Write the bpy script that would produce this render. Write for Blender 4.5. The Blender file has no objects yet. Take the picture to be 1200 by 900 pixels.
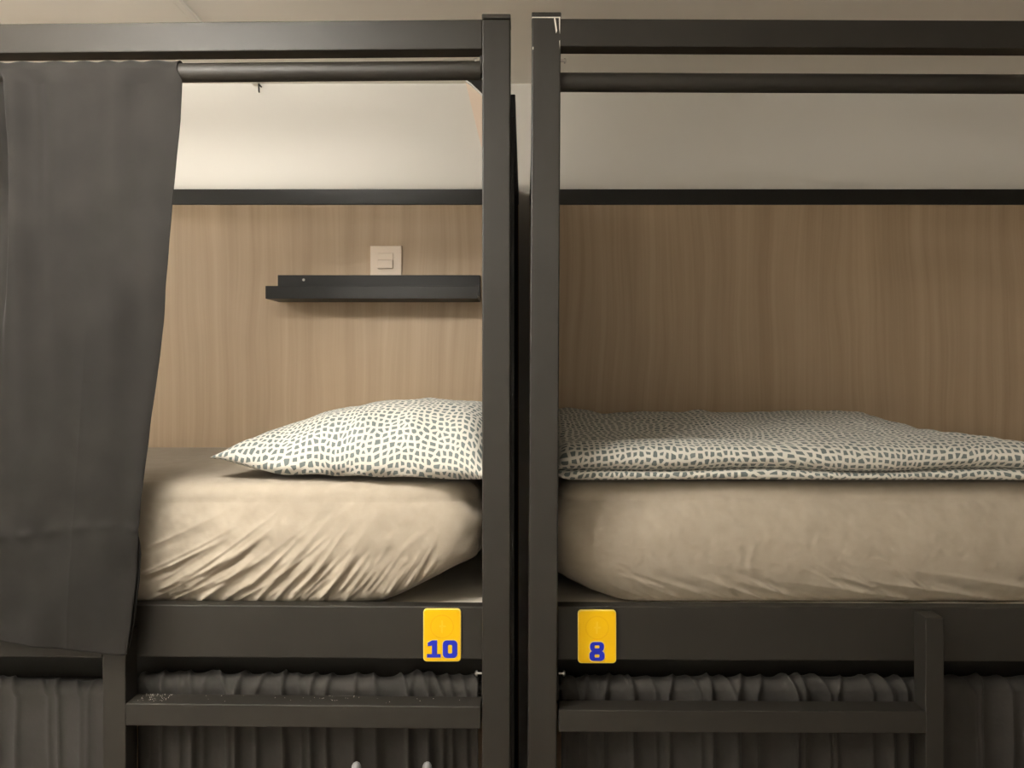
import bpy, bmesh, math, random
import numpy as np
from mathutils import Vector, Matrix

# ------------------------------------------------------------------ camera, light, exposure
sc = bpy.context.scene
FPX = 900.0            # focal length in pixels of the 1200 x 900 frame
CX, CY = 615.0, 430.0  # vanishing point of the depth direction
D0 = 1.45              # camera to front of the bed posts
ZC = 1.75              # camera height

cam_d = bpy.data.cameras.new('camera')
cam = bpy.data.objects.new('camera', cam_d)
sc.collection.objects.link(cam)
cam.location = (0, -D0, ZC)
cam.rotation_euler = (math.pi / 2, 0, 0)
cam_d.sensor_width = 36.0
cam_d.lens = 36.0 * FPX / 1200.0
cam_d.shift_x = -(CX - 600.0) / 1200.0
cam_d.shift_y = -(450.0 - CY) / 1200.0
cam_d.clip_start = 0.02
sc.camera = cam

world = bpy.data.worlds.new('world')
sc.world = world
world.use_nodes = True
world.node_tree.nodes['Background'].inputs[0].default_value = (0.9, 0.8, 0.66, 1)
world.node_tree.nodes['Background'].inputs[1].default_value = 0.02

LAMP_Z = ZC + 0.762                                  # height of the lamp tubes
LAMPS = [(-0.70, -0.64), (-2.00, -1.35)]             # the ceiling lamp, then an added unseen lamp for fill light
LAMP_L = 152.0                                       # radiance of the tubes
LAMP_COL = (1.0, 0.95, 0.87)

sc.view_settings.view_transform = 'Standard'
sc.view_settings.look = 'None'
sc.view_settings.gamma = 1.0
sc.view_settings.use_curve_mapping = False
sc.view_settings.exposure = 0.66

# ------------------------------------------------------------------ helpers
COL = sc.collection
random.seed(4)
RNG = np.random.RandomState(7)


def PX(px, d):
    return (px - CX) / FPX * d


def PZ(py, d):
    return ZC - (py - CY) / FPX * d


def nodes_of(m):
    return m.node_tree.nodes, m.node_tree.links


def mat(name, col, rough=0.6, metal=0.0, spec=0.5, sheen=0.0):
    m = bpy.data.materials.new(name)
    m.use_nodes = True
    b = m.node_tree.nodes['Principled BSDF']
    b.inputs['Base Color'].default_value = (*col, 1)
    b.inputs['Roughness'].default_value = rough
    b.inputs['Metallic'].default_value = metal
    b.inputs['Specular IOR Level'].default_value = spec
    if sheen:
        b.inputs['Sheen Weight'].default_value = sheen
        b.inputs['Sheen Roughness'].default_value = 0.5
    return m


def add_noise_col(m, c1, c2, scale, coord='Object', stretch=(1, 1, 1), detail=4.0, lo=0.3, hi=0.7):
    N, L = nodes_of(m)
    tc = N.new('ShaderNodeTexCoord')
    mp = N.new('ShaderNodeMapping')
    mp.inputs['Scale'].default_value = stretch
    no = N.new('ShaderNodeTexNoise')
    no.inputs['Scale'].default_value = scale
    no.inputs['Detail'].default_value = detail
    cr = N.new('ShaderNodeValToRGB')
    cr.color_ramp.elements[0].position = lo
    cr.color_ramp.elements[1].position = hi
    cr.color_ramp.elements[0].color = (*c1, 1)
    cr.color_ramp.elements[1].color = (*c2, 1)
    L.new(tc.outputs[coord], mp.inputs[0])
    L.new(mp.outputs[0], no.inputs['Vector'])
    L.new(no.outputs['Fac'], cr.inputs[0])
    L.new(cr.outputs[0], N['Principled BSDF'].inputs['Base Color'])
    return no, cr, mp


def add_bump(m, scale, strength, dist=0.001, coord='Object', detail=6.0, stretch=(1, 1, 1), rough=0.6):
    N, L = nodes_of(m)
    tc = N.new('ShaderNodeTexCoord')
    mp = N.new('ShaderNodeMapping')
    mp.inputs['Scale'].default_value = stretch
    no = N.new('ShaderNodeTexNoise')
    no.inputs['Scale'].default_value = scale
    no.inputs['Detail'].default_value = detail
    no.inputs['Roughness'].default_value = rough
    bp = N.new('ShaderNodeBump')
    bp.inputs['Strength'].default_value = strength
    bp.inputs['Distance'].default_value = dist
    L.new(tc.outputs[coord], mp.inputs[0])
    L.new(mp.outputs[0], no.inputs['Vector'])
    L.new(no.outputs['Fac'], bp.inputs['Height'])
    b = N['Principled BSDF']
    if b.inputs['Normal'].is_linked:
        L.new(b.inputs['Normal'].links[0].from_socket, bp.inputs['Normal'])
    L.new(bp.outputs[0], b.inputs['Normal'])
    return bp


M = {}
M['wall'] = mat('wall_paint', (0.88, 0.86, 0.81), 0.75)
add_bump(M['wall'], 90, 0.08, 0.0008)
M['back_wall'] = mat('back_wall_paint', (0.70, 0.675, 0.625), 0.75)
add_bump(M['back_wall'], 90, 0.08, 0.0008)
M['ceiling'] = mat('ceiling_paint', (0.90, 0.86, 0.79), 0.8)
add_bump(M['ceiling'], 70, 0.06, 0.0008)
M['floor'] = mat('floor_vinyl', (0.22, 0.18, 0.14), 0.45)
add_noise_col(M['floor'], (0.26, 0.20, 0.15), (0.34, 0.27, 0.20), 3, stretch=(8, 1, 1))
M['frame'] = mat('frame_paint', (0.040, 0.034, 0.028), 0.57, 0.0, 0.42)
add_noise_col(M['frame'], (0.0095, 0.0078, 0.0055), (0.0120, 0.0100, 0.0072), 9)
add_bump(M['frame'], 700, 0.05, 0.0003)
M['black'] = mat('black_laminate', (0.008, 0.0075, 0.0065), 0.42, 0, 0.3)
add_bump(M['black'], 300, 0.05, 0.0003)
M['cream'] = mat('cream_board', (0.72, 0.66, 0.55), 0.6)
add_noise_col(M['cream'], (0.68, 0.62, 0.52), (0.76, 0.70, 0.58), 12)
M['steel'] = mat('screw_steel', (0.55, 0.53, 0.5), 0.3, 0.9)
M['emblem_mark'] = mat('pale_yellow_emblem', (0.76, 0.475, 0.02), 0.5, 0, 0.25)
M['chip'] = mat('chipped_paint', (0.62, 0.58, 0.52), 0.6)
M['plastic'] = mat('beige_plastic', (0.70, 0.58, 0.46), 0.32)
M['grey_peg'] = mat('grey_rubber', (0.16, 0.16, 0.16), 0.5)
M['pale_panel'] = mat('pale_laminate', (0.78, 0.64, 0.52), 0.5)
M['yellow'] = mat('yellow_acrylic', (0.74, 0.44, 0.0), 0.5, 0, 0.25)
M['yellow_edge'] = mat('yellow_acrylic_rim', (0.70, 0.52, 0.10), 0.3)
M['yellow_emblem'] = mat('yellow_emblem', (0.70, 0.40, 0.0), 0.5, 0, 0.25)
M['blue'] = mat('blue_print', (0.016, 0.026, 0.36), 0.6, 0, 0.12)
M['halo'] = mat('pale_outline', (0.68, 0.50, 0.18), 0.4)
M['lamp_body'] = mat('lamp_white_metal', (0.8, 0.8, 0.78), 0.4)
M['tube'] = mat('lamp_tube', (1, 1, 1), 0.4)
b = M['tube'].node_tree.nodes['Principled BSDF']
b.inputs['Emission Color'].default_value = (*LAMP_COL, 1)
b.inputs['Emission Strength'].default_value = LAMP_L

# grey curtain cloth
M['curtain'] = mat('curtain_cloth', (0.083, 0.074, 0.066), 0.85, 0, 0.15, 0.04)
add_noise_col(M['curtain'], (0.0095, 0.0085, 0.0074), (0.0135, 0.0121, 0.0106), 14, detail=6)
add_bump(M['curtain'], 900, 0.12, 0.0006)
add_bump(M['curtain'], 9, 0.25, 0.006, detail=3)
M['curtain_dark'] = mat('lower_curtain_cloth', (0.070, 0.063, 0.057), 0.85, 0, 0.15, 0.05)
add_noise_col(M['curtain_dark'], (0.026, 0.024, 0.022), (0.033, 0.030, 0.027), 14, detail=6)
add_bump(M['curtain_dark'], 900, 0.12, 0.0006)
add_bump(M['curtain_dark'], 25, 0.3, 0.005, detail=3)

# cream sheet
M['sheet'] = mat('cotton_sheet', (0.72, 0.60, 0.47), 0.85, 0, 0.25, 0.1)
add_noise_col(M['sheet'], (0.30, 0.258, 0.203), (0.342, 0.296, 0.235), 30, detail=6)
add_bump(M['sheet'], 220, 0.22, 0.0010, detail=4, stretch=(0.5, 1, 1.4))
add_bump(M['sheet'], 26, 0.16, 0.004, detail=5, rough=0.65)
for n_ in M['sheet'].node_tree.nodes:
    if n_.type == 'TEX_NOISE' and abs(n_.inputs['Scale'].default_value - 26) < .1:
        n_.noise_type = 'RIDGED_MULTIFRACTAL'


def wood_material():
    m = mat('oak_laminate', (0.42, 0.30, 0.20), 0.48)
    N, L = nodes_of(m)
    tc = N.new('ShaderNodeTexCoord')
    # slow warp so that the grain wanders
    w = N.new('ShaderNodeTexNoise'); w.inputs['Scale'].default_value = 1.1; w.inputs['Detail'].default_value = 2
    mw = N.new('ShaderNodeMapping'); mw.inputs['Scale'].default_value = (2.6, 1, 1.0)
    L.new(tc.outputs['Object'], mw.inputs[0]); L.new(mw.outputs[0], w.inputs['Vector'])
    vm = N.new('ShaderNodeVectorMath'); vm.operation = 'SCALE'; vm.inputs[3].default_value = 0.10
    L.new(w.outputs['Color'], vm.inputs[0])
    va = N.new('ShaderNodeVectorMath'); va.operation = 'ADD'
    L.new(tc.outputs['Object'], va.inputs[0]); L.new(vm.outputs[0], va.inputs[1])
    m1 = N.new('ShaderNodeMapping'); m1.inputs['Scale'].default_value = (26, 1, 0.55)
    L.new(va.outputs[0], m1.inputs[0])
    n1 = N.new('ShaderNodeTexNoise'); n1.inputs['Scale'].default_value = 1.0; n1.inputs['Detail'].default_value = 5
    n1.inputs['Roughness'].default_value = 0.6
    L.new(m1.outputs[0], n1.inputs['Vector'])
    m2 = N.new('ShaderNodeMapping'); m2.inputs['Scale'].default_value = (150, 1, 2.2)
    L.new(va.outputs[0], m2.inputs[0])
    n2 = N.new('ShaderNodeTexNoise'); n2.inputs['Scale'].default_value = 1.0; n2.inputs['Detail'].default_value = 3
    L.new(m2.outputs[0], n2.inputs['Vector'])
    mx = N.new('ShaderNodeMath'); mx.operation = 'MULTIPLY_ADD'; mx.inputs[1].default_value = 0.35
    L.new(n2.outputs['Fac'], mx.inputs[0]); L.new(n1.outputs['Fac'], mx.inputs[2])
    cr = N.new('ShaderNodeValToRGB')
    e = cr.color_ramp.elements
    e[0].position = 0.42; e[0].color = (0.365, 0.262, 0.167, 1)
    e[1].position = 0.92; e[1].color = (0.490, 0.370, 0.248, 1)
    k = e.new(0.66); k.color = (0.430, 0.318, 0.208, 1)
    L.new(mx.outputs[0], cr.inputs[0])
    L.new(cr.outputs[0], N['Principled BSDF'].inputs['Base Color'])
    bp = N.new('ShaderNodeBump'); bp.inputs['Strength'].default_value = 0.08; bp.inputs['Distance'].default_value = 0.0006
    L.new(n2.outputs['Fac'], bp.inputs['Height']); L.new(bp.outputs[0], N['Principled BSDF'].inputs['Normal'])
    return m


M['wood'] = wood_material()


def dab_material():
    """white cotton printed with rows of small grey-blue dabs"""
    m = mat('dab_print_cotton', (0.8, 0.8, 0.78), 0.85, 0, 0.25, 0.1)
    N, L = nodes_of(m)
    uv = N.new('ShaderNodeUVMap'); uv.uv_map = 'UVMap'
    w = N.new('ShaderNodeTexNoise'); w.inputs['Scale'].default_value = 3.6; w.inputs['Detail'].default_value = 1.5
    L.new(uv.outputs[0], w.inputs['Vector'])
    sb = N.new('ShaderNodeVectorMath'); sb.operation = 'SUBTRACT'; sb.inputs[1].default_value = (0.5, 0.5, 0.5)
    L.new(w.outputs['Color'], sb.inputs[0])
    vs = N.new('ShaderNodeVectorMath'); vs.operation = 'SCALE'; vs.inputs[3].default_value = 0.11
    L.new(sb.outputs[0], vs.inputs[0])
    va = N.new('ShaderNodeVectorMath'); va.operation = 'ADD'
    L.new(uv.outputs[0], va.inputs[0]); L.new(vs.outputs[0], va.inputs[1])
    vo = N.new('ShaderNodeTexVoronoi'); vo.voronoi_dimensions = '2D'; vo.feature = 'DISTANCE_TO_EDGE'
    vo.inputs['Scale'].default_value = 70.0
    vo.inputs['Randomness'].default_value = 0.55
    L.new(va.outputs[0], vo.inputs['Vector'])
    cr = N.new('ShaderNodeValToRGB')
    e = cr.color_ramp.elements
    e[0].position = 0.175; e[0].color = (0.54, 0.525, 0.47, 1)
    e[1].position = 0.225; e[1].color = (0.115, 0.136, 0.134, 1)
    L.new(vo.outputs['Distance'], cr.inputs[0])
    L.new(cr.outputs[0], N['Principled BSDF'].inputs['Base Color'])
    add_bump(m, 35, 0.25, 0.004, coord='Object', detail=3)
    return m


M['dabs'] = dab_material()


# ---- bmesh shapes, all in world coordinates
def add_box(bm, x0, x1, y0, y1, z0, z1, shear=None):
    vs = []
    for x in (x0, x1):
        for y in (y0, y1):
            for z in (z0, z1):
                dy = shear(x) if shear else 0.0
                vs.append(bm.verts.new((x, y + dy, z)))
    for f in ((0, 1, 3, 2), (4, 6, 7, 5), (0, 4, 5, 1), (2, 3, 7, 6), (0, 2, 6, 4), (1, 5, 7, 3)):
        bm.faces.new([vs[i] for i in f])
    return vs


def box_bm(*a, shear=None, bevel=0.0, seg=2):
    bm = bmesh.new()
    add_box(bm, *a, shear=shear)
    bmesh.ops.recalc_face_normals(bm, faces=bm.faces)
    if bevel:
        bmesh.ops.bevel(bm, geom=list(bm.edges), offset=bevel, segments=seg, affect='EDGES', profile=0.5)
    return bm


def tube_bm(p0, p1, r, n=20, cap=True):
    bm = bmesh.new()
    p0, p1 = Vector(p0), Vector(p1)
    d = (p1 - p0).normalized()
    a = d.orthogonal().normalized(); c = d.cross(a)
    rings = []
    for p in (p0, p1):
        rings.append([bm.verts.new(p + (a * math.cos(t) + c * math.sin(t)) * r)
                      for t in [2 * math.pi * i / n for i in range(n)]])
    for i in range(n):
        bm.faces.new((rings[0][i], rings[0][(i + 1) % n], rings[1][(i + 1) % n], rings[1][i]))
    if cap:
        bm.faces.new(rings[0][::-1]); bm.faces.new(rings[1])
    bmesh.ops.recalc_face_normals(bm, faces=bm.faces)
    return bm


def lathe_bm(origin, axis, prof, n=20):
    """prof: list of (distance along axis, radius)"""
    bm = bmesh.new()
    o, d = Vector(origin), Vector(axis).normalized()
    a = d.orthogonal().normalized(); c = d.cross(a)
    rings = []
    for h, r in prof:
        rings.append([bm.verts.new(o + d * h + (a * math.cos(t) + c * math.sin(t)) * max(r, 1e-5))
                      for t in [2 * math.pi * i / n for i in range(n)]])
    for k in range(len(rings) - 1):
        for i in range(n):
            bm.faces.new((rings[k][i], rings[k][(i + 1) % n], rings[k + 1][(i + 1) % n], rings[k + 1][i]))
    bm.faces.new(rings[0][::-1]); bm.faces.new(rings[-1])
    bmesh.ops.recalc_face_normals(bm, faces=bm.faces)
    return bm


def path_tube_bm(pts, r, n=10):
    bm = bmesh.new()
    pts = [Vector(p) for p in pts]
    rings = []
    ref = Vector((0.31, 0.2, 0.93))
    for i, p in enumerate(pts):
        d = (pts[min(i + 1, len(pts) - 1)] - pts[max(i - 1, 0)]).normalized()
        a = (ref - d * ref.dot(d)).normalized(); c = d.cross(a)
        rings.append([bm.verts.new(p + (a * math.cos(2 * math.pi * k / n) + c * math.sin(2 * math.pi * k / n)) * r) for k in range(n)])
    for j in range(len(rings) - 1):
        for k in range(n):
            bm.faces.new((rings[j][k], rings[j][(k + 1) % n], rings[j + 1][(k + 1) % n], rings[j + 1][k]))
    bm.faces.new(rings[0][::-1]); bm.faces.new(rings[-1])
    bmesh.ops.recalc_face_normals(bm, faces=bm.faces)
    return bm


def prism_bm(poly, y0, y1, bevel=0.0):
    """polygon in (x, z), extruded along y"""
    bm = bmesh.new()
    f = [bm.verts.new((x, y0, z)) for x, z in poly]
    k = [bm.verts.new((x, y1, z)) for x, z in poly]
    n = len(poly)
    bm.faces.new(f); bm.faces.new(k[::-1])
    for i in range(n):
        bm.faces.new((f[i], k[i], k[(i + 1) % n], f[(i + 1) % n]))
    bmesh.ops.recalc_face_normals(bm, faces=bm.faces)
    if bevel:
        ed = [e for e in bm.edges if all(abs(v.co.y - y0) < 1e-7 for v in e.verts)]
        bmesh.ops.bevel(bm, geom=ed, offset=bevel, segments=2, affect='EDGES', profile=0.5)
    return bm


def ring_prism_bm(outer, inner, y0, y1):
    bm = bmesh.new()
    n = len(outer)
    L = [[bm.verts.new((x, y, z)) for x, z in P] for P in (outer, inner) for y in (y0, y1)]
    of, ob, nf, nb = L
    for i in range(n):
        j = (i + 1) % n
        bm.faces.new((of[i], of[j], nf[j], nf[i]))
        bm.faces.new((ob[i], nb[i], nb[j], ob[j]))
        bm.faces.new((of[i], ob[i], ob[j], of[j]))
        bm.faces.new((nf[i], nf[j], nb[j], nb[i]))
    bmesh.ops.recalc_face_normals(bm, faces=bm.faces)
    return bm


def rrect(cx, cz, w, h, r, n=5):
    P = []
    for sx, sz, a0 in ((1, 1, 0), (-1, 1, 90), (-1, -1, 180), (1, -1, 270)):
        for i in range(n + 1):
            a = math.radians(a0 + 90 * i / n)
            P.append((cx + sx * (w / 2 - r) + r * math.cos(a), cz + sz * (h / 2 - r) + r * math.sin(a)))
    return P


def world_loc(o):
    v = Vector((0, 0, 0))
    while o is not None:
        v = v + o.location
        o = o.parent
    return v


def obj(name, bm, material, parent=None, smooth=None, origin=None):
    """link a bmesh given in world coordinates as one mesh object"""
    if origin is None:
        zs = [v.co.z for v in bm.verts]; xs = [v.co.x for v in bm.verts]; ys = [v.co.y for v in bm.verts]
        origin = Vector(((min(xs) + max(xs)) / 2, (min(ys) + max(ys)) / 2, min(zs)))
    bm.transform(Matrix.Translation(-Vector(origin)))
    me = bpy.data.meshes.new(name)
    bm.to_mesh(me); bm.free()
    me.materials.append(M[material])
    if smooth is not None:
        for p in me.polygons:
            p.use_smooth = True
        if smooth > 0:
            me.set_sharp_from_angle(angle=math.radians(smooth))
    o = bpy.data.objects.new(name, me)
    COL.objects.link(o)
    if parent is not None:
        o.parent = parent
        o.location = Vector(origin) - world_loc(parent)
    else:
        o.location = origin
    return o


def tag(o, label=None, cat=None, group=None, kind=None):
    if label: o['label'] = label
    if cat: o['category'] = cat
    if group: o['group'] = group
    if kind: o['kind'] = kind
    return o


def thing(name, label, cat, loc, group=None):
    o = bpy.data.objects.new(name, None)
    o.empty_display_size = 0.1
    COL.objects.link(o)
    o.location = loc
    return tag(o, label, cat, group)


def grid_bm(P, UV=None, flip=False, closed_u=False):
    """P: array (nu, nv, 3)"""
    nu, nv = P.shape[:2]
    bm = bmesh.new()
    V = [[bm.verts.new(P[i, j]) for j in range(nv)] for i in range(nu)]
    uvl = bm.loops.layers.uv.new('UVMap') if UV is not None else None
    for i in range(nu if closed_u else nu - 1):
        i2 = (i + 1) % nu
        for j in range(nv - 1):
            idx = [(i, j), (i2, j), (i2, j + 1), (i, j + 1)]
            if flip:
                idx = idx[::-1]
            f = bm.faces.new([V[a][c] for a, c in idx])
            if uvl is not None:
                for l, (a, c) in zip(f.loops, idx):
                    l[uvl].uv = UV[a, c]
    return bm, V


def sstep(a, b, x):
    t = np.clip((np.asarray(x, float) - a) / (b - a), 0, 1)
    return t * t * (3 - 2 * t)


class Noise2:
    """smooth random field from a sum of random waves"""
    def __init__(self, seed, fmin, fmax, n=24):
        r = np.random.RandomState(seed)
        f = np.exp(r.uniform(math.log(fmin), math.log(fmax), n))
        a = r.uniform(0, 2 * math.pi, n)
        self.kx, self.ky = f * np.cos(a) * 2 * math.pi, f * np.sin(a) * 2 * math.pi
        self.ph = r.uniform(0, 2 * math.pi, n)
        self.am = (fmin / f) ** 0.8
        self.am /= math.sqrt((self.am ** 2).sum())

    def __call__(self, x, y):
        x = np.asarray(x, float)[..., None]; y = np.asarray(y, float)[..., None]
        return (np.sin(self.kx * x + self.ky * y + self.ph) * self.am).sum(-1)


# ------------------------------------------------------------------ the room
WALL_Y = 0.88
CEIL = ZC + 0.86
XL, XR, YF = -2.35, 3.4, -2.5

tag(obj('floor', box_bm(XL - .1, XR + .1, YF - .1, WALL_Y + .1, -0.1, 0), 'floor'), kind='structure')
tag(obj('ceiling', box_bm(XL - .1, XR + .1, YF - .1, WALL_Y + .1, CEIL, CEIL + 0.1), 'ceiling'), kind='structure')
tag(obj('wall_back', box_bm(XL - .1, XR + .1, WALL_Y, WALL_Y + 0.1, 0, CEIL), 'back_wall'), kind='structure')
tag(obj('wall_front', box_bm(XL - .1, XR + .1, YF - .1, YF, 0, CEIL), 'wall'), kind='structure')
tag(obj('wall_left', box_bm(XL - .1, XL, YF, WALL_Y, 0, CEIL), 'wall'), kind='structure')
tag(obj('wall_right', box_bm(XR, XR + .1, YF, WALL_Y, 0, CEIL), 'wall'), kind='structure')
# cover strip over a ceiling joint
tag(obj('trim_1', box_bm(-0.821, -0.801, YF, WALL_Y, CEIL - 0.010, CEIL + 0.001, bevel=0.004), 'ceiling'), kind='structure')

# ------------------------------------------------------------------ ceiling lamp in the aisle and an added fill lamp, both out of view
for (LX, LY), lab in zip(LAMPS, ('white ceiling lamp with three tubes, close in front of the beds',
                                 'added fill lamp with three tubes, unseen, far left in the room')):
    lamp = thing('ceiling_lamp', lab, 'lamp', (LX, LY, LAMP_Z), 'ceiling lamps of the room')
    lamp.rotation_euler.z = math.radians(-37)
    obj('housing', box_bm(LX - .25, LX + .25, LY - .25, LY + .25, CEIL - .03, CEIL - .0003, bevel=.003), 'lamp_body', lamp)
    for k in (-1, 0, 1):
        x = LX + k * 0.165
        obj('tube', tube_bm((x, LY - .21, LAMP_Z), (x, LY + .21, LAMP_Z), 0.013, 12), 'tube', lamp, smooth=40)
        for y in (LY - .216, LY + .216):
            obj('tube_holder', box_bm(x - .016, x + .016, y - .0055, y + .0055, LAMP_Z - .016, CEIL - .0295, bevel=.001), 'lamp_body', lamp)

# ------------------------------------------------------------------ bunk beds
PANEL_Y = 0.862
TRIM_Z0, TRIM_Z1 = PZ(240, 2.312), PZ(222, 2.312)


def lsh(x):                      # the left bed's front stands a little askew
    return 0.021 * (-0.053 - x)


def screw(parent, x, y, z, s, mt='steel', sc_=1.0):
    obj('screw', lathe_bm((x, y, z), (s, 0, 0), [(0, .002 * sc_), (.007 * sc_, .002 * sc_), (.0072 * sc_, .005 * sc_), (.0095 * sc_, .0052 * sc_), (.0115 * sc_, .003 * sc_)], 12), mt, parent, smooth=40)


BASE_TOP = ZC - 0.486


def build_bunk(side):
    left = side == 'left'
    if left:
        root = thing('bunk_bed', 'dark metal bunk bed marked 10, on the left, its bedside shelf in view', 'bunk bed', (-1.03, 0.43, 0), 'dark metal bunk beds')
        px0, px1 = -0.0806, -0.0274
        ptop = PZ(16, D0)
        xo0, xo1 = -2.10, -2.047
        xi0, xi1 = xo1, px0
        sh = lsh
    else:
        root = thing('bunk_bed', 'dark metal bunk bed marked 8, on the right, with the folded bedding', 'bunk bed', (1.03, 0.43, 0), 'dark metal bunk beds')
        px0, px1 = 0.0081, 0.0628
        ptop = PZ(14, D0)
        xo0, xo1 = 2.03, 2.083
        xi0, xi1 = px1, xo0
        sh = None
    # posts with caps
    tl = 0.0062                    # lean of the right bed (radians)
    def lean(bm):
        if not left:
            for v in bm.verts:
                v.co.x += (v.co.z - (ZC - 0.3)) * tl * 0.9
        return bm
    def sag(bm):
        if not left:
            for v in bm.verts:
                v.co.z -= (v.co.x - px1) * 0.0042
        return bm
    p = obj('post', lean(box_bm(px0, px1, 0, 0.053, 0, ptop - 0.010, bevel=.0025)), 'frame', root)
    cap = obj('cap', lean(box_bm(px0 - .0006, px1 + .0006, -.0006, .0536, ptop - 0.0095, ptop, bevel=.002)), 'frame', p)
    if not left:
        obj('bare_edge', lean(box_bm(px0 - .0002, px1 - 0.001, -.0004, .0532, ptop - 0.0112, ptop - 0.0094)), 'chip', p)
        dx = (ptop - (ZC - 0.3)) * tl * 0.9
        def chip(pts):
            obj('paint_scratch', prism_bm([(a, b) for a, b in pts], -.0005, .0003), 'chip', p)
        chip([(PX(649, D0), PZ(21, D0)), (PX(650.8, D0), PZ(21, D0)), (PX(653, D0), PZ(36, D0)), (PX(651.5, D0), PZ(39, D0))])
        chip([(PX(655, D0), PZ(21, D0)), (PX(656.4, D0), PZ(21, D0)), (PX(656.2, D0), PZ(40, D0)), (PX(655.2, D0), PZ(34, D0))])
        chip([(PX(655.4, D0), PZ(48, D0)), (PX(656.2, D0), PZ(47, D0)), (PX(656.1, D0), PZ(58, D0))])
        chip([(PX(624.2, D0), PZ(55, D0)), (PX(625.2, D0), PZ(55, D0)), (PX(625.2, D0), PZ(58, D0)), (PX(624.2, D0), PZ(58, D0))])
    y_far = lsh((xo0 + xo1) / 2) if left else 0
    obj('post', box_bm(xo0, xo1, y_far, y_far + .053, 0, ptop - (0 if left else .008), bevel=.0025), 'frame', root)
    # end panels against the neighbour, black strip on top
    pa, pb = (-0.041, -0.0205) if left else (0.017, 0.037)
    e = obj('end_panel', box_bm(pa, pb, 0.053, PANEL_Y - .002, 0.25, TRIM_Z0, bevel=.001), 'frame', root)
    obj('panel_strip', box_bm(pa - .002, pb + .002, 0.0535, PANEL_Y - .001, TRIM_Z0, TRIM_Z1, bevel=.002), 'black', e)
    oa, ob = (-2.085, -2.065) if left else (2.05, 2.07)
    e2 = obj('end_panel', box_bm(oa, ob, 0.10, PANEL_Y - .002, 0.05, TRIM_Z0, bevel=.001), 'frame', root)  # added outer panel, unseen, keeps room light out of the lower bunk
    obj('panel_strip', box_bm(oa - .002, ob + .002, 0.10, PANEL_Y - .001, TRIM_Z0, TRIM_Z1, bevel=.002), 'black', e2)
    # top rail
    if left:
        obj('top_rail', box_bm(xi0, xi1, .004, .045, PZ(57, D0 + .004), PZ(22.3, D0 + .004), shear=sh, bevel=.002), 'frame', root)
        rz, ry, rr = PZ(82.5, 1.478), 0.028, 0.0178
    else:
        obj('top_rail', sag(box_bm(xi0, xi1, .001, .038, PZ(54, D0), PZ(21.3, D0), bevel=.002)), 'frame', root)
        rz, ry, rr = PZ(96.5, 1.478), 0.028, 0.0178
    # curtain rod and its brackets
    def rod(z, r, nm):
        xa, xb = xi0 + .004, xi1 - .004
        bm = tube_bm((xa, ry + (lsh(xa) if left else 0), z - (0 if left else (xa - px1) * .0042)),
                     (xb, ry + (lsh(xb) if left else 0), z - (0 if left else (xb - px1) * .0042)), r, 28)
        return obj(nm, bm, 'frame', root, smooth=50)
    rod(rz, rr, 'curtain_rod')
    s = -1 if left else 1
    xe = px0 if left else px1
    def bracket(z, r, ytop, mt='frame'):
        a, b_ = sorted((xe + s * .0002, xe + s * .005))
        obj('rod_bracket', box_bm(a, b_, ry - .014, ry + .014, z - r * .6, ytop, bevel=.0015), mt, root)
    bracket(rz, rr, PZ(66, 1.47) if left else PZ(61, 1.47))
    screw(root, xe + s * .005, ry - .006, PZ(71.5, 1.472), s)
    # bed rail
    obj('bed_rail', sag(box_bm(xi0, xi1, .045, .076, PZ(773, 1.497), PZ(711 if left else 710, 1.497), shear=sh, bevel=.0025)), 'frame', root)
    # base board that carries the mattress
    obj('bed_base', box_bm(xi0 + .03 if left else .055, -.055 if left else xi1 - .03, .080 + (0.045 if left else 0), PANEL_Y - .004, BASE_TOP - .02, BASE_TOP, bevel=.002), 'cream', root)
    # added dark board, stands in for the shade between base and lower curtain
    obj('gap_shade_board', box_bm(xi0 + .002 if left else .040, -.045 if left else xi1 - .002, .150, .180, ZC - .70, BASE_TOP - .021, bevel=.002), 'frame', root)
    # lower curtain rod
    lz = ZC - 0.640
    rod_l = None
    xa, xb = xi0 + .004, xi1 - .004
    obj('curtain_rod', tube_bm((xa, .082 + (lsh(xa) if left else 0), lz), (xb, .082 + (lsh(xb) if left else 0), lz), .012, 20), 'frame', root, smooth=50)
    a, b_ = sorted((xe + s * .0002, xe + s * .004))
    obj('rod_bracket', box_bm(a, b_, .055, .10, lz - .02, lz + .034, bevel=.0012), 'frame', root)
    screw(root, xe + s * .004, .060, PZ(789, 1.51), s, sc_=1.15)
    # ladder frame on the front
    if left:
        obj('ladder_rung', box_bm(-0.7618, -0.0835, 0, .0455, PZ(855, D0), PZ(828.5, D0), shear=sh, bevel=.002), 'frame', root)
        dust = bmesh.new()
        rd = random.Random(5)
        for q in range(90):
            xx = rd.uniform(-.745, -.69) if q < 55 else (rd.uniform(-.69, -.10) if q < 75 else rd.uniform(-.40, -.33))
            yy, e_ = rd.uniform(.012, .043), rd.uniform(.0003, .0006)
            add_box(dust, xx - e_, xx + e_, yy - e_, yy + e_, PZ(828.5, D0), PZ(828.5, D0) + e_, shear=sh)
        tag(obj('dust_specks', dust, 'chip', root), kind='stuff')
        u = obj('ladder_upright', box_bm(PX(120, 1.466), PX(147.5, 1.466), 0, .0455, 0, PZ(742, 1.466), shear=sh, bevel=.002), 'frame', root)
        obj('guard_bar', box_bm(xi0, PX(120, 1.466), 0, .0455, PZ(771, 1.466), PZ(742.5, 1.466), shear=sh, bevel=.002), 'frame', root)
        low = obj('ladder_rung', box_bm(-0.7618, -0.0835, 0, .0455, ZC - .955, ZC - .91, shear=sh, bevel=.002), 'frame', root)
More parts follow.
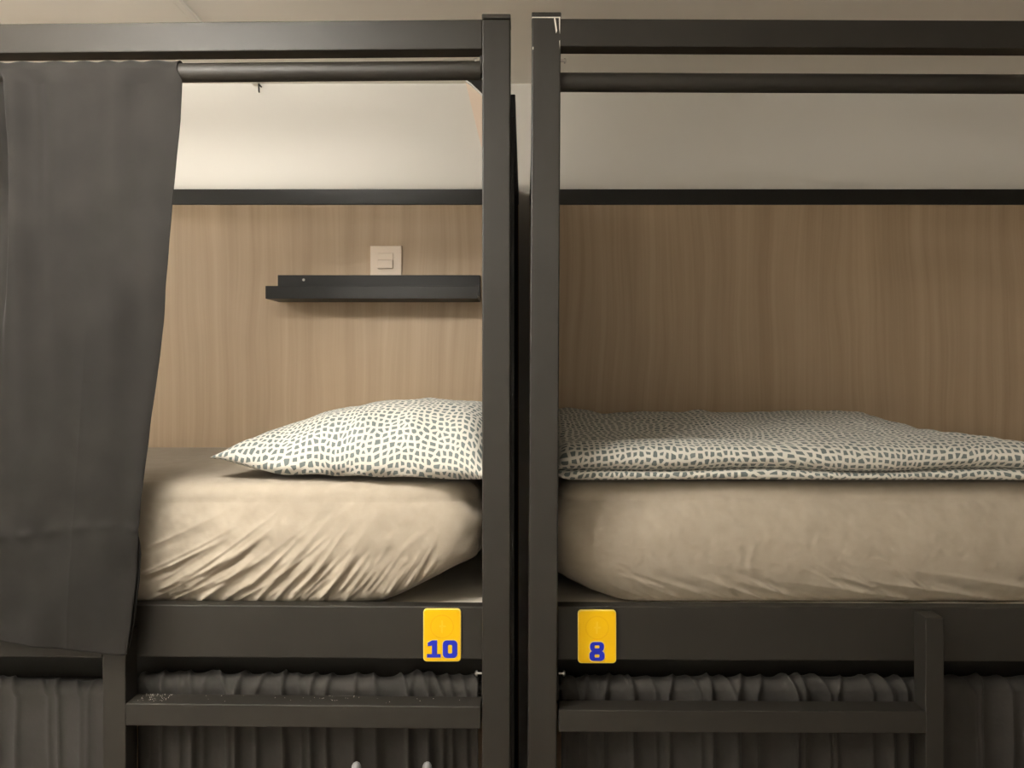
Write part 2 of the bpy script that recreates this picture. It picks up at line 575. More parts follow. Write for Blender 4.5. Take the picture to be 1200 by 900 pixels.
        for q in (417.5, 500.5):
            x = PX(q, 1.47)
            obj('peg', lathe_bm((x, .02, ZC - .91), (0, 0, 1), [(0, .0095), (.138, .0095), (.146, .0088), (.151, .0065), (.1535, .003), (.154, .0005)], 16), 'grey_peg', low, smooth=60)
    else:
        obj('ladder_rung', sag(box_bm(px1 + .001, .758, 0, .0445, PZ(858, D0), PZ(832, D0), bevel=.002)), 'frame', root)
        obj('ladder_upright', box_bm(.757, .792, 0, .0445, 0, PZ(724, D0), bevel=.002), 'frame', root)
        obj('ladder_rung', box_bm(px1 + .001, .758, 0, .0445, ZC - .955, ZC - .91, bevel=.002), 'frame', root)
    # lower bed rail near the floor, below the picture
    obj('bed_rail', box_bm(xi0, xi1, .045, .076, .30, .40, shear=sh, bevel=.0025), 'frame', root)
    return root


bunk_l = build_bunk('left')
bunk_r = build_bunk('right')

# wood-look panels along the back wall
def wall_panel(x0, x1, label):
    t = thing('wall_panel', label, 'panel', ((x0 + x1) / 2, PANEL_Y, 0.0), 'wood-look panels behind the beds')
    obj('board', box_bm(x0, x1, PANEL_Y, WALL_Y - .0005, 0.0, TRIM_Z0, bevel=.0008), 'wood', t, origin=(0.37 if x0 > 0 else 0, PANEL_Y, ZC))
    obj('panel_strip', box_bm(x0, x1, PANEL_Y - .004, WALL_Y - .0005, TRIM_Z0, TRIM_Z1, bevel=.001), 'black', t)
    return t

wall_panel(-2.05, -0.0185, 'pale wood-look panel with black top strip, behind the shelf and bed 10')
wall_panel(0.0145, 2.05, 'brown wood-look panel with black top strip, behind the folded bedding of bed 8')


# ------------------------------------------------------------------ mattresses with fitted sheets
def mattress(name, label, x0, x1, y0, y1, z0, z1, corner, vis, disp, lift, bulge):
    """one closed surface: plan outline x profile. disp(X, Z) pushes the front face out; lift(X) raises the lower edge."""
    R = corner
    pts, nrm = [], []
    def add(x, y, nx, ny):
        pts.append((x, y)); nrm.append((nx, ny))
    xs = np.concatenate([np.arange(x0 + R, vis[0], .05), np.arange(vis[0], vis[1], .003), np.arange(vis[1], x1 - R, .05)]) if vis[0] > x0 + R else np.concatenate([np.arange(x0 + R, vis[1], .003), np.arange(vis[1], x1 - R, .05)])
    for x in xs:
        add(x, y0, 0, -1)
    def arc(cx, cy, a0, n=18):
        for i in range(n + 1):
            a = math.radians(a0 + 90 * i / n)
            add(cx + R * math.cos(a), cy + R * math.sin(a), math.cos(a), math.sin(a))
    arc(x1 - R, y0 + R, -90)
    for y in np.arange(y0 + R + .03, y1 - R, .03): add(x1, y, 1, 0)
    arc(x1 - R, y1 - R, 0)
    for x in np.arange(x1 - R - .08, x0 + R, -.08): add(x, y1, 0, 1)
    arc(x0 + R, y1 - R, 90)
    for y in np.arange(y1 - R - .03, y0 + R, -.03): add(x0, y, -1, 0)
    arc(x0 + R, y0 + R, 180)
    p = np.array(pts); nn = np.array(nrm)
    N = len(p)
    # arc-length-free plan coordinate used for wrinkles: x on the front, continued round the corner
    NV = 74
    v = np.linspace(0, 1, NV)
    rt = 0.035
    rings = []
    zb = z0 + lift(p[:, 0], p[:, 1])
    # underside tuck
    rings.append((p - nn * 0.10, zb + 0.0))
    rings.append((p - nn * 0.05, zb - 0.0))
    rings.append((p - nn * 0.016, zb + 0.001))
    for t in v:
        z = zb + 0.006 + t * (z1 - rt - zb - 0.006)
        bul = bulge * (1 - np.abs(2 * t - 1) ** 2.2) - 0.010 * np.exp(-t / 0.04)
        d = disp(p[:, 0], z, p[:, 1], nn)
        rings.append((p + nn * (bul + d)[:, None], z))
    for i in range(1, 9):
        a = math.radians(90 * i / 8)
        off = -rt * (1 - math.cos(a))
        z = np.full(N, z1 - rt + rt * math.sin(a))
        d = disp(p[:, 0], z, p[:, 1], nn) * (math.cos(a))
        rings.append((p + nn * (off + d)[:, None], z))
    hd = (y1 - y0) / 2
    spine = np.stack([np.clip(p[:, 0], x0 + hd, x1 - hd), np.full(N, (y0 + y1) / 2)], 1)
    last = rings[-1][0]
    n2 = Noise2(5, 1.5, 9)
    for t in (.03, .06, .1, .15, .22, .3, .4, .5, .62, .75, .88, 1.0):
        q = last * (1 - t) + spine * t
        z = z1 + 0.006 * math.sin(t * math.pi / 2) + 0.0025 * n2(q[:, 0], q[:, 1]) * min(1, t * 8)
        rings.append((q, z))
    P = np.zeros((N, len(rings), 3))
    for j, (q, z) in enumerate(rings):
        P[:, j, :2] = q; P[:, j, 2] = z
    bm, V = grid_bm(P, closed_u=True)
    bm.faces.new([V[i][0] for i in range(N)][::-1])
    bmesh.ops.remove_doubles(bm, verts=bm.verts, dist=1e-5)
    bmesh.ops.recalc_face_normals(bm, faces=bm.faces)
    o = obj(name, bm, 'sheet', smooth=0)
    return tag(o, label, 'mattress', 'mattresses in fitted sheets')


# folds of the left sheet: crests fanning up from the lower left edge; drawn in (x, height) metres
def ridge_field(ridges, X, Z):
    out = np.zeros_like(X)
    for (xa, za, xb, zb, amp, w) in ridges:
        dx, dz = xb - xa, zb - za
        L = math.hypot(dx, dz); ux, uz = dx / L, dz / L
        s = (X - xa) * ux + (Z - za) * uz
        d = -(X - xa) * uz + (Z - za) * ux
        # slight bend
        d = d + 0.05 * (s * (L - s)) / L
        t = s / L
        fade = np.where(t < 0, np.exp(-(t / .08) ** 2), np.clip(1 - t, 0, 1) ** 0.8)
        fade = np.where(t > 1, 0, fade)
        ww = w * (0.75 + 0.6 * np.clip(t, 0, 1))
        q = d / ww
        prof = np.where(q > 0, np.exp(-q * 1.1), np.exp(q * 2.2))   # steep below, gentle above
        prof = prof - 0.35 * np.exp(-((q + 1.7) / .9) ** 2)
        out += amp * fade * prof
    return out


DL = 1.53
def pxr(xa, ya, xb, yb, amp, w):
    return (PX(xa, DL), PZ(ya, DL), PX(xb, DL), PZ(yb, DL), amp, w)

rl = [pxr(176, 672, 285, 622, .006, .007), pxr(182, 700, 330, 618, .007, .007), pxr(236, 704, 372, 606, .006, .007),
      pxr(300, 704, 388, 604, .006, .006), pxr(345, 704, 412, 612, .006, .006), pxr(378, 704, 430, 618, .005, .006),
      pxr(205, 702, 300, 655, .006, .006), pxr(262, 704, 340, 648, .006, .006), pxr(322, 704, 380, 640, .005, .006),
      pxr(176, 640, 270, 596, .004, .008), pxr(190, 690, 260, 648, .006, .006), pxr(448, 704, 484, 655, .005, .006),
      pxr(470, 702, 500, 640, .003, .006), pxr(405, 704, 445, 640, .004, .006)]
r_ = random.Random(11)
for k in range(80):
    xa = r_.uniform(168, 505)
    ya = r_.uniform(660, 706) if xa < 330 else r_.uniform(690, 706)
    f = (xa - 168) / 340
    ang = math.radians(24 + 42 * f + r_.uniform(-7, 7))
    ln = r_.uniform(30, 135) * (1 - .35 * f)
    rl.append(pxr(xa, ya, xa + ln * math.cos(ang), ya - ln * math.sin(ang), r_.uniform(.0018, .0050) * (1 - .35 * f), r_.uniform(.0025, .0055)))
nl = Noise2(3, 5, 22)
nl2 = Noise2(4, 25, 80, 50)

def disp_l(X, Z, Y, nn):
    front = np.clip(-nn[:, 1], 0, 1)
    dxp = X + (Y - 0.08) * 0.9
    crease = 0.0
    w = ridge_field(rl, X, Z) * front
    # ruffles on the rounded right end
    ends = (1 - front) * (0.003 * np.sin(Z * 70 + Y * 60) + .003 * np.sin(Y * 140 + Z * 25))
    return w + 0.0015 * nl(dxp, Z * 1.4) + 0.0004 * nl2(dxp, Z) + ends * sstep(-.2, -.1, X) + crease

def lift_l(X, Y):
    return 0.082 * sstep(-0.36, -0.10, X) ** 1.3

mattress('mattress', 'bed 10 mattress in a wrinkled cream fitted sheet, under the pillow', -1.98, -0.097, 0.094, 0.836, BASE_TOP + .002, ZC - 0.236, 0.075,
         (-0.86, -0.17), disp_l, lift_l, 0.020)

DR = 1.56
def pyr(xa, ya, xb, yb, amp, w):
    return (PX(xa, DR), PZ(ya, DR), PX(xb, DR), PZ(yb, DR), amp, w)

rr_ = [pyr(1210, 712, 955, 672, .006, .009), pyr(1110, 712, 900, 678, .005, .008), pyr(960, 710, 850, 676, .005, .007),
       pyr(905, 708, 800, 668, .005, .007), pyr(845, 706, 742, 668, .004, .006), pyr(800, 704, 735, 676, .004, .006),
       pyr(1260, 700, 1050, 664, .005, .010), pyr(872, 706, 836, 682, .003, .005), pyr(760, 704, 715, 684, .003, .005)]
for k in range(26):
    xa = r_.uniform(740, 1200); ya = r_.uniform(684, 708)
    ang = math.radians(r_.uniform(140, 168)); ln = r_.uniform(25, 80)
    rr_.append(pyr(xa, ya, xa + ln * math.cos(ang), ya - ln * math.sin(ang), r_.uniform(.001, .003), r_.uniform(.003, .006)))
nr = Noise2(8, 5, 30, 40)
nr2 = Noise2(9, 25, 70, 50)

def disp_r(X, Z, Y, nn):
    front = np.clip(-nn[:, 1], 0, 1)
    return 1.7 * ridge_field(rr_, X, Z) * front + 0.0007 * nr(X + Y, Z * 1.3) + 0.0004 * nr2(X + Y, Z)

def lift_r(X, Y):
    return 0.040 * (1 - sstep(0.07, 0.24, X)) ** 1.2

mattress('mattress', 'bed 8 mattress in a smoother beige fitted sheet, under the folded bedding', 0.068, 1.99, 0.120, 0.826, BASE_TOP + .002, ZC - 0.2370, 0.065,
         (0.0, 1.08), disp_r, lift_r, 0.030)


# ------------------------------------------------------------------ pillow on bed 10
def pillow():
    n, mrow = 130, 90
    a, bw, H = 0.296, 0.235, 0.160
    s = np.linspace(-1, 1, n); t = np.linspace(-1, 1, mrow)
    # denser near the rims
    s = np.sin(s * math.pi / 2) * .6 + s * .4
    t = np.sin(t * math.pi / 2) * .6 + t * .4
    S, T = np.meshgrid(s, t, indexing='ij')
    x = a * S * (1 - 0.07 * (1 - T ** 2) * (S < 0))
    y = bw * T * (1 - 0.05 * (1 - S ** 2))
    es = np.where(S < 0, 1 - np.abs(S) ** 2.2, 1 - np.abs(S) ** 9)
    et = 1 - np.abs(T) ** 2.8
    e = (es * et).clip(0)
    e2 = es.clip(0) ** 0.62 * et.clip(0) ** 0.45
    n1, n2_ = Noise2(21, 2, 7), Noise2(22, 8, 20)
    rot = math.radians(-10)
    cx, cy = -0.326, 0.333
    ztab = ZC - 0.2295
    def place(lx, ly, z):
        X = cx + lx * math.cos(rot) - ly * math.sin(rot)
        Y = cy + lx * math.sin(rot) + ly * math.cos(rot)
        return np.stack([np.minimum(X, -.0435), Y, z], -1)
    rim = 0.010 + .030 * sstep(-.45, -1, S) * (0.5 + .5 * np.abs(T) ** 4) + .012 * sstep(.3, 1, T)
    # the filling sits towards the right and the back
    load = (0.84 + 0.16 * sstep(-1.0, 0.3, S)) * (0.98 + 0.04 * T)
    wr = .0035 * n1(x, y) + .0020 * n2_(x, y)
    # tuck folds along the front
    tuck = .005 * np.sin(x * 46 + 2 * np.sin(x * 13)) * np.exp(-((T + .85) / .22) ** 2) * (1 - S ** 6)
    top = ztab + rim + (H - 0.012) * e2 * load + wr * e ** .3 + tuck
    bot = ztab + rim * (1 - e) ** 3.5 + 0.0015 + .25 * tuck
    bot = np.maximum(np.minimum(bot, top - .0001), ztab)
    # belly out a little below the seam at the front
    Pt = place(x, y, top); Pb = place(x, y, bot)
    dl = np.linalg.norm(np.diff(Pt, axis=1), axis=2)
    al = np.concatenate([np.zeros((n, 1)), np.cumsum(dl, axis=1)], 1)
    al = al - al[:, mrow // 2][:, None]
    UV = np.stack([x * 1.08, al], -1)
    bm, V = grid_bm(Pt, UV)
    uvl = bm.loops.layers.uv['UVMap']
    W = [[None] * mrow for _ in range(n)]
    for i in range(n):
        for j in range(mrow):
            if i in (0, n - 1) or j in (0, mrow - 1):
                W[i][j] = V[i][j]
            else:
                W[i][j] = bm.verts.new(Pb[i, j])
    for i in range(n - 1):
        for j in range(mrow - 1):
            idx = [(i, j), (i, j + 1), (i + 1, j + 1), (i + 1, j)]
            try:
                f = bm.faces.new([W[p][q] for p, q in idx])
                for l, (p, q) in zip(f.loops, idx):
                    l[uvl].uv = UV[p, q] + np.array((3.0, 1.0))
            except ValueError:
                pass
    o = obj('pillow', bm, 'dabs', smooth=0)
    return tag(o, 'plump pillow in a white case with grey-blue dabs, on bed 10', 'pillow')


pillow()


# ------------------------------------------------------------------ folded bedding on bed 8
def duvet():
    zb = ZC - 0.2295
    xs = np.concatenate([0.064 + np.array([0, .002, .005, .010, .016, .024]), np.arange(0.094, 1.25, .006), np.arange(1.25, 1.5, .02)])
    n1, n2_, n3 = Noise2(31, 1.6, 5), Noise2(32, 6, 16), Noise2(33, 1.5, 4)
    rows = []
    uvs = []
    for x in xs:
        el = min(1.0, max(0.0, (x - 0.064) / 0.03))
        end = math.sqrt(max(0.0, 1 - (1 - el) ** 2))          # rounded left end
        yf = 0.098 + 0.004 * float(n3(x, 0.3)) + (1 - end) * .03 - 0.008 * float(sstep(.5, 1.1, x))
        # outline at the back: wide up to x ~ 0.95, then narrow
        k = float(sstep(0.90, 1.04, x))
        k2 = float(sstep(1.00, 1.16, x))
        yb = 0.74 * (1 - k) + 0.45 * k - .07 * k2 - (1 - end) * .03
        hf = (0.072 - 0.022 * k2) * (0.86 + .14 * end) * (0.93 + 0.07 * float(sstep(.07, .25, x)))                     # front lobe
        hb = 0.104 * (1 - k) + 0.066 * k - .030 * k2 + .012 * math.exp(-((x - .13) / .06) ** 2)
        hb *= (0.8 + .2 * end)
        lo = 0.018 + .002 * float(n3(x, 2.0))                 # lower layer thickness
        prof = [(yf + .10, 0.0), (yf + .03, 0.0), (yf + .010, 0.001), (yf + .003, .004), (yf, lo * .45), (yf + .002, lo * .8),
                (yf + .008, lo * .98), (yf + .018, lo * 1.03), (yf + .024, lo * 1.10), (yf + .014, lo * 1.18), (yf + .004, lo * 1.35), (yf - .004, lo * 1.75),
                (yf - .007, lo + (hf - lo) * .45), (yf - .004, lo + (hf - lo) * .64), (yf + .004, lo + (hf - lo) * .80), (yf + .016, lo + (hf - lo) * .92),
                (yf + .032, hf * .985), (yf + .055, hf + .004)]
        nf = len(prof)
        yt = np.linspace(yf + .075, yb - .03, 60)
        tt = (yt - yt[0]) / (yt[-1] - yt[0])
        hh = (hf + .006) + (hb - hf - .006) * sstep(0.15, .8, tt) - .010 * np.exp(-((tt - .16) / .10) ** 2)
        hh = hh + (.0045 * n1(np.full_like(yt, x), yt) + .0028 * n2_(np.full_like(yt, x), yt)) * sstep(0, .1, tt)
        # edge of the upper fold that stops near x = 0.85 .. 1.0
        prof += list(zip(yt, hh))
        hl = hh[-1]
        prof += [(yb - .015, hl * .97), (yb - .004, hl * .80), (yb, hl * .5), (yb - .003, hl * .2), (yb - .012, 0.002), (yb - .04, 0.0)]
        row = []
        L = 0.0
        u = []
        prev = None
        for (y, h) in prof:
            hx = h * (0.18 + 0.82 * end) + (1 - end) * .012 
            q = (x, y, zb + hx)
            if prev is not None:
                L += math.dist(prev[1:], q[1:])
            prev = q
            row.append(q); u.append((x * 1.0, L))
        rows.append(row); uvs.append(u)
    P = np.array(rows); UV = np.array(uvs) + np.array((5.0, 2.0))
    bm, V = grid_bm(P, UV)
    bm.faces.new([V[0][j] for j in range(P.shape[1])])
    bm.faces.new([V[-1][j] for j in range(P.shape[1])][::-1])
    bmesh.ops.recalc_face_normals(bm, faces=bm.faces)
    o = obj('folded_duvet', bm, 'dabs', smooth=0)
    return tag(o, 'flat folded duvet in a white cover with grey-blue dabs, on bed 8', 'duvet')


duvet()


# ------------------------------------------------------------------ curtains
def cloth(name, P, material, label, cat='curtain', group='grey curtains of the bunks', thick=.0016, parent=None):
    bm, V = grid_bm(P)
    bmesh.ops.recalc_face_normals(bm, faces=bm.faces)
    o = obj(name, bm, material, parent, smooth=0)
    md = o.modifiers.new('thickness', 'SOLIDIFY')
    md.thickness = thick; md.offset = 0
    if parent is None:
        tag(o, label, cat, group)
    return o


# upper curtain, pushed open to the left of bed 10 and hanging over the guard bar
def upper_curtain():
    ry, rz, rr = 0.028, PZ(82.5, 1.478), 0.0178
    dcur = 1.456
    ye = np.array([72, 95, 140, 220, 380, 500, 590, 620, 640, 700, 768.])
    xe = np.array([213.5, 214, 212, 204, 190, 175, 164.5, 162, 160.5, 155, 148.])
    xl = np.array([-40, -40, -40, -40, -40, -40, -40, -40, -40, -40, -40.])
    nu = 250
    vpx = np.concatenate([np.linspace(95, 768, 210)])
    u = np.linspace(0, 1, nu)
    wig = Noise2(41, .8, 3)
    fl = Noise2(42, 1.5, 6)
    rows = []
    # wrap over the rod: angles from behind the rod over the top to its front
    for ang in np.linspace(-150, 0, 14):
        a = math.radians(ang)
        sc_ = np.sin(u * 50 + 1.1 * np.sin(u * 9)) * .5 + .5
        r = rr + .0022 + .0030 * sc_ * math.exp(-((ang + 75) / 60) ** 2)
        xpx = -40 + 253.5 * u
        d = 1.478 + lsh(-.8)
        X = PX(xpx, d)
        Y = ry + lsh(X) - r * math.cos(a)
        Z = rz - r * math.sin(a)
        rows.append(np.stack([X, Y, Z], -1))
    for py in vpx:
        xr_ = np.interp(py, ye, xe); x_l = np.interp(py, ye, xl)
        xpx = x_l + (xr_ - x_l) * u
        t = (py - 95) / (768 - 95)
        base_d = 1.478 - rr - .002 + lsh(-.85)
        # falls from the rod to the front of the guard bar
        yc = base_d - D0 - 0.020 * sstep(.0, .9, t) - .012 * sstep(.55, .95, t)
        ph = 24 * u - 4.0 * t * u
        am = .0045 * math.exp(-t / .30) + .0009
        pl = am * (np.sin(ph + 1.0) + .4 * np.sin(1.7 * ph + .4)) + .0018 * np.sin(u * 50 + 1.1 * np.sin(u * 9)) * math.exp(-t / .06)
        # fold near the left: a crest at 18 px and a valley at 2 px
        xq = xpx + 40 * t
        pl = pl - .016 * np.exp(-((xpx - 17 - 22 * t) / 11) ** 2) * math.exp(-t / .45)
        pl = pl + .085 * sstep(10 + 3 * math.sin(t * 9), 1, xpx) * math.exp(-((t - .17) / .16) ** 2)
        pl = pl + .006 * np.exp(-((xpx - 40 - 25 * t) / 13) ** 2) * math.exp(-t / .5)
        pl = pl + .0035 * fl(u * 1.0, np.full_like(u, t * 2.4)) * (0.3 + .7 * t)
        # pressed crease across and a crease down
        zc_ = 622 + 6 * np.sin(u * 6)
        pl = pl - .0055 * np.exp(-np.abs(py - zc_) / 5.0) * (0.6 + .4 * np.sin(u * 40)) - .0014 * np.exp(-np.abs(u - .62) / .015) * sstep(.25, .7, t)
        # right edge curls back gently below the crease
        pl = pl + .006 * np.exp(-(1 - u) / .03) * sstep(.1, .6, t)
        d = D0 + yc + pl
        dl_ = D0 + yc
        X = PX(xpx, dl_)
        if py > 735:
            k = (py - 735) / 33.0
            pyv = 735 + (py - 735) * (0.30 + .70 * sstep(-.2, 1.0, u))
            # scalloped hem, higher at the left
            pyv = np.where(True, pyv, py)
        else:
            pyv = np.full_like(u, py)
        Z = PZ(pyv, dl_)
        rows.append(np.stack([X, yc + pl, Z], -1))
    P = np.stack(rows, 1)
    o = cloth('curtain', P, 'curtain', 'long grey curtain drawn open at the left of bed 10, hanging over the guard bar')
    # folded hem seen edge-on along the lower right
    hp = np.array([[629, .4], [636, 2.6], [650, 5.0], [680, 6.0], [728, 5.0], [750, 3.4], [766, 1.2]])
    rows = []
    for s_ in np.linspace(0, 1, 5):
        r = []
        for py, off in hp:
            px_ = np.interp(py, ye, xe) + off - 3.2 * (1 - s_)
            yy = 1.462 - D0 - .020 * float(sstep(.0, .9, (py - 95) / 673)) + .016 + .004 * math.sin(s_ * 3.1)
            r.append((PX(px_, D0 + yy), yy, PZ(py, D0 + yy)))
        rows.append(r)
    cloth('hem', np.array(rows), 'curtain', None, parent=o, thick=.003)
    return o


upper_curtain()


def lower_curtain(xa, xb, label, seed, left, front=0.0, kgain=1.0, gath=None, sag=0.0):
    ry, rz, r0 = 0.082, ZC - 0.640, 0.0125
    rg = np.random.RandomState(seed)
    nu = int((xb - xa) / .0028)
    X0 = np.linspace(xa, xb, nu)
    # irregular gathers: sharp crests at random places that slant along the rod
    cs, x = [], xa + .01
    while x < xb:
        cs.append((x, rg.uniform(.006, .013) * kgain, rg.uniform(.006, .014), rg.uniform(-.012, .022)))
        g = 1.0 if gath is None else (0.5 if gath[0] < x < gath[1] else 1.0)
        x += rg.uniform(.022, .060) * g
    soft = Noise2(seed + 50, 3, 14)
    soft2 = Noise2(seed + 51, 3, 9)
    def gather(X, s):
        o = np.zeros_like(X)
        for c, am, w, sl in cs:
            d = (X - (c + sl * s)) / w
            o += am * np.where(d > 0, np.exp(-d * 1.8), np.exp(d * .7))
        return o
    rows = []
    for ang in np.linspace(-170, 10, 26):
        a = math.radians(ang)
        s = (ang + 80) / 80.0
        r = r0 + .006 + gather(X0, s) * (0.55 + 0.45 * math.exp(-((ang + 40) / 70) ** 2)) + .0015 * soft(X0, np.full(nu, s * .04))
        Y = ry + (lsh(X0) if left else 0) - r * math.cos(a) - front
        Z = rz - r * math.sin(a) - sag
        rows.append(np.stack([X0, Y, Z], -1))
    yl, zl = rows[-1][:, 1], rows[-1][:, 2]
    H = 0.86
    for t in np.linspace(.02, 1, 46):
        s = 1.2 + t * 6
        am = gather(X0, 1.0 + t * .8) * (1 + .3 * t) + .006 * soft2(X0, np.full(nu, t * .25))
        base = ry + (lsh(X0) if left else 0) - r0 - .006 - front
        k = float(sstep(0, .12, t))
        Y = yl * (1 - k) + (base - am * 1.15 + .004) * k
        Z = zl - t * H
        rows.append(np.stack([X0, Y, Z], -1))
    P = np.stack(rows, 1)
    return cloth('curtain', P, 'curtain_dark', label)


lower_curtain(-2.03, -0.800, 'grey lower-bunk curtain left of the ladder upright under bed 10', 61, True, front=.030, kgain=.75)
lower_curtain(-0.772, -0.092, 'gathered grey lower-bunk curtain behind the ladder rung under bed 10', 62, True, gath=(-.27, 0))
lower_curtain(0.072, 2.02, 'gathered dark lower-bunk curtain behind the ladder rung under bed 8', 65, False, gath=(0, .2))

# ------------------------------------------------------------------ wall ledge, switch, hook
sx0, sx1 = PX(327, 2.312), PX(562.8, 2.312)
zb_, zl1, zt_ = PZ(350, 2.19), PZ(335, 2.19), PZ(323, 2.312)
sh_ = thing('wall_shelf', 'slim black picture-ledge shelf screwed to the wood-look panel', 'shelf', ((sx0 + sx1) / 2, PANEL_Y - .06, zb_))
yfl = 2.19 - D0
obj('back_strip', box_bm(sx0, sx1, PANEL_Y - .013, PANEL_Y - .0005, zb_, zt_, bevel=.001), 'black', sh_)
obj('ledge', box_bm(sx0, sx1, yfl + .0125, PANEL_Y - .013, zb_, zb_ + .012, bevel=.0008), 'black', sh_)
obj('front_lip', box_bm(sx0, sx1, yfl, yfl + .0125, zb_, zl1, bevel=.001), 'black', sh_)
obj('screw', lathe_bm((PX(356, 2.30), PANEL_Y - .013, PZ(328, 2.30)), (0, -1, 0), [(0, .004), (.001, .004), (.0016, .002)], 12), 'steel', sh_)

d_ = 2.306
w0, w1, wt, wb = PX(434, d_), PX(470.8, d_), PZ(288, d_), PZ(325.5, d_)
sw = thing('wall_socket', 'square beige switch plate just above the black shelf', 'switch', ((w0 + w1) / 2, PANEL_Y, wb))
obj('plate', box_bm(w0, w1, PANEL_Y - .009, PANEL_Y - .0004, wb, wt, bevel=.002), 'plastic', sw)
k0, k1 = PX(443, d_), PX(461, d_)
obj('rocker', box_bm(k0, k1, PANEL_Y - .0115, PANEL_Y - .008, PZ(305, d_), PZ(297, d_), bevel=.001), 'plastic', sw)
obj('rocker', box_bm(k0, k1, PANEL_Y - .0190, PANEL_Y - .008, PZ(315, d_), PZ(305.3, d_), bevel=.001), 'plastic', sw)

hx, hz = PX(304, 2.31), PZ(103, 2.31)
pts = [(hx - .001, WALL_Y, hz + .010), (hx - .001, WALL_Y - .018, hz + .010)]
for i in range(13):
    a = math.radians(90 - 22 * i)
    pts.append((hx - .002 + .004 * math.sin(i * .35), WALL_Y - .020 - .011 * math.cos(a), hz - .001 + .011 * math.sin(a)))
tag(obj('cup_hook', path_tube_bm(pts, .0024, 8), 'black', smooth=60), 'tiny dark cup hook screwed high in the white wall above bed 10', 'hook')

# small pale panel with a dark top edge high behind the post
dd = 2.315
fl_ = thing('corner_panel', 'pale sloping corner panel with dark top edge, high behind the post of bed 10', 'panel', (PX(560, dd), WALL_Y - .02, PZ(170, dd)))
obj('panel_face', prism_bm([(PX(545.5, dd), PZ(96, dd)), (PX(552, dd), PZ(101, dd)), (PX(560, dd), PZ(108.5, dd)), (PX(580, dd), PZ(128, dd)), (PX(580, dd), PZ(205, dd)), (PX(563, dd), PZ(168, dd))], WALL_Y - .018, WALL_Y - .0004), 'pale_panel', fl_)
obj('highlight_strip', prism_bm([(PX(545.3, dd), PZ(95.0, dd)), (PX(552, dd), PZ(99.4, dd)), (PX(560, dd), PZ(106.8, dd)), (PX(580, dd), PZ(126, dd)), (PX(580, dd), PZ(128.4, dd)), (PX(560, dd), PZ(108.6, dd)), (PX(552, dd), PZ(101.2, dd)), (PX(545.6, dd), PZ(96.4, dd))], WALL_Y - .031, WALL_Y - .002), 'lamp_body', fl_)  # painted highlight: pale strip along the lit edge
obj('dark_edge', prism_bm([(PX(545, dd), PZ(94.0, dd)), (PX(585, dd), PZ(94.0, dd)), (PX(585, dd), PZ(131, dd)), (PX(560, dd), PZ(107, dd)), (PX(552, dd), PZ(99.6, dd)), (PX(545.5, dd), PZ(95.2, dd))], WALL_Y - .030, WALL_Y - .0004), 'frame', fl_)


# ------------------------------------------------------------------ number plates
def digit_one(x0, x1, z0, z1, g=0.0):
    w, h = x1 - x0, z1 - z0
    P = [(0, 0), (1, 0), (1, .2), (.74, .2), (.74, 1), (.38, 1), (.06, .86), (.06, .66), (.36, .70), (.36, .2), (0, .2)]
    return [(x0 + a * w, z0 + b * h) for a, b in P]


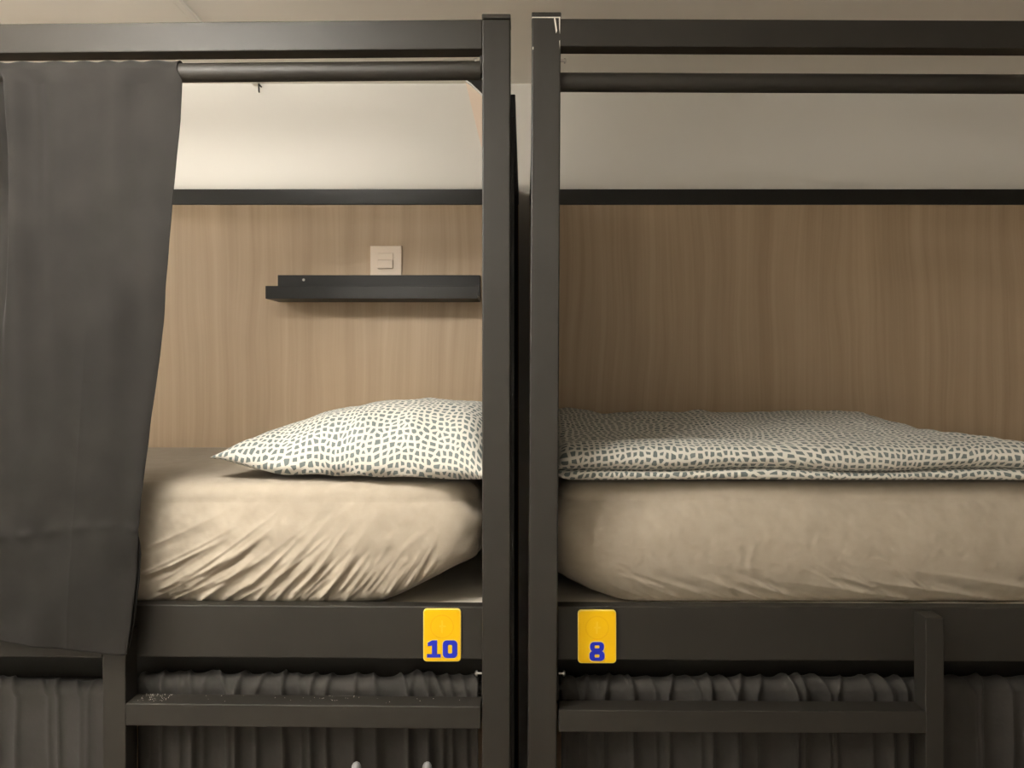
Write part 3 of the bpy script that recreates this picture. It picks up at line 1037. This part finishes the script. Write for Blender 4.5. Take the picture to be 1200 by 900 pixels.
def plate(digits, x0, x1, ytop, ybot, label, boxes):
    d = 1.494
    X0, X1, Z1, Z0 = PX(x0, d), PX(x1, d), PZ(ytop, d), PZ(ybot, d)
    yb = 0.0448 + (lsh((X0 + X1) / 2) if X1 < 0 else 0)
    t = thing('number_plate', label, 'number plate', ((X0 + X1) / 2, yb, Z0), 'yellow bed number plates')
    cx, cz, w, h = (X0 + X1) / 2, (Z0 + Z1) / 2, X1 - X0, Z1 - Z0
    obj('plate', prism_bm(rrect(cx, cz, w, h, .0075, 6), yb - .0045, yb, bevel=.0008), 'yellow_edge', t, smooth=40)
    yf = yb - .0045
    obj('printed_face', prism_bm(rrect(cx, cz, w - .0036, h - .0036, .006, 6), yf - .0003, yf + .0005), 'yellow', t)
    # faint round emblem
    ez = Z1 - .034
    N_ = 40
    ci = lambda r: [(cx + r * math.cos(2 * math.pi * i / N_), ez + r * math.sin(2 * math.pi * i / N_)) for i in range(N_)]
    obj('emblem_ring', ring_prism_bm(ci(.0235), ci(.0205), yf - .0005, yf + .0002), 'yellow_emblem', t)
    mk = [(-.0022, -.012), (.0012, -.0125), (.0016, -.002), (.0075, -.0012), (.0072, .0016), (.0018, .0018), (.0022, .011), (-.0018, .0118), (-.002, .002), (-.0058, .0014), (-.0056, -.0014), (-.0021, -.0016)]
    obj('emblem_mark', prism_bm([(cx + a, ez + b_) for a, b_ in mk], yf - .0005, yf + .0002), 'emblem_mark', t)
    for ch, (a, b_, c, e) in zip(digits, boxes):
        da, db, dt, dbt = PX(a, d), PX(b_, d), PZ(c, d), PZ(e, d)
        mx, mz, ww, hh = (da + db) / 2, (dt + dbt) / 2, db - da, dt - dbt
        o_ = .0013
        if ch == '1':
            obj('digit_outline', prism_bm(digit_one(da - o_, db + o_, dbt - o_, dt + o_), yf - .0006, yf), 'halo', t)
            obj('digit', prism_bm(digit_one(da, db, dbt, dt), yf - .0011, yf - .0002), 'blue', t)
        elif ch == '0':
            obj('digit_outline', ring_prism_bm(rrect(mx, mz, ww + 2 * o_, hh + 2 * o_, .0088), rrect(mx, mz, ww * .24, hh * .46, .0019), yf - .0006, yf), 'halo', t)
            obj('digit', ring_prism_bm(rrect(mx, mz, ww, hh, .0078), rrect(mx, mz, ww * .30, hh * .50, .0026), yf - .0011, yf - .0002), 'blue', t)
        else:
            for (oz, hw, hq, out) in ((.26, .93, .54, .24), (-.245, 1.0, .56, .26)):
                zc2 = mz + oz * hh
                obj('digit_outline', ring_prism_bm(rrect(mx, zc2, ww * hw + 2 * o_, hh * hq + 2 * o_, .0085), rrect(mx, zc2, ww * .26, hh * .13, .0012), yf - .0006 - .00002 * (oz > 0), yf), 'halo', t)
                obj('digit', ring_prism_bm(rrect(mx, zc2, ww * hw, hh * hq, .0078), rrect(mx, zc2, ww * .32, hh * .17, .0018), yf - .0011 - .00002 * (oz > 0), yf - .0002), 'blue', t)
    return t


plate('10', 496, 540.3, 713.3, 775, 'yellow plate with blue number 10 on the left bed rail',
      [(500.5, 516.5, 750, 770), (519, 536, 750, 770.5)])
plate('8', 677, 722, 714.3, 776.5, 'yellow plate with blue number 8 on the right bed rail', [(690.5, 708.2, 752, 773)])
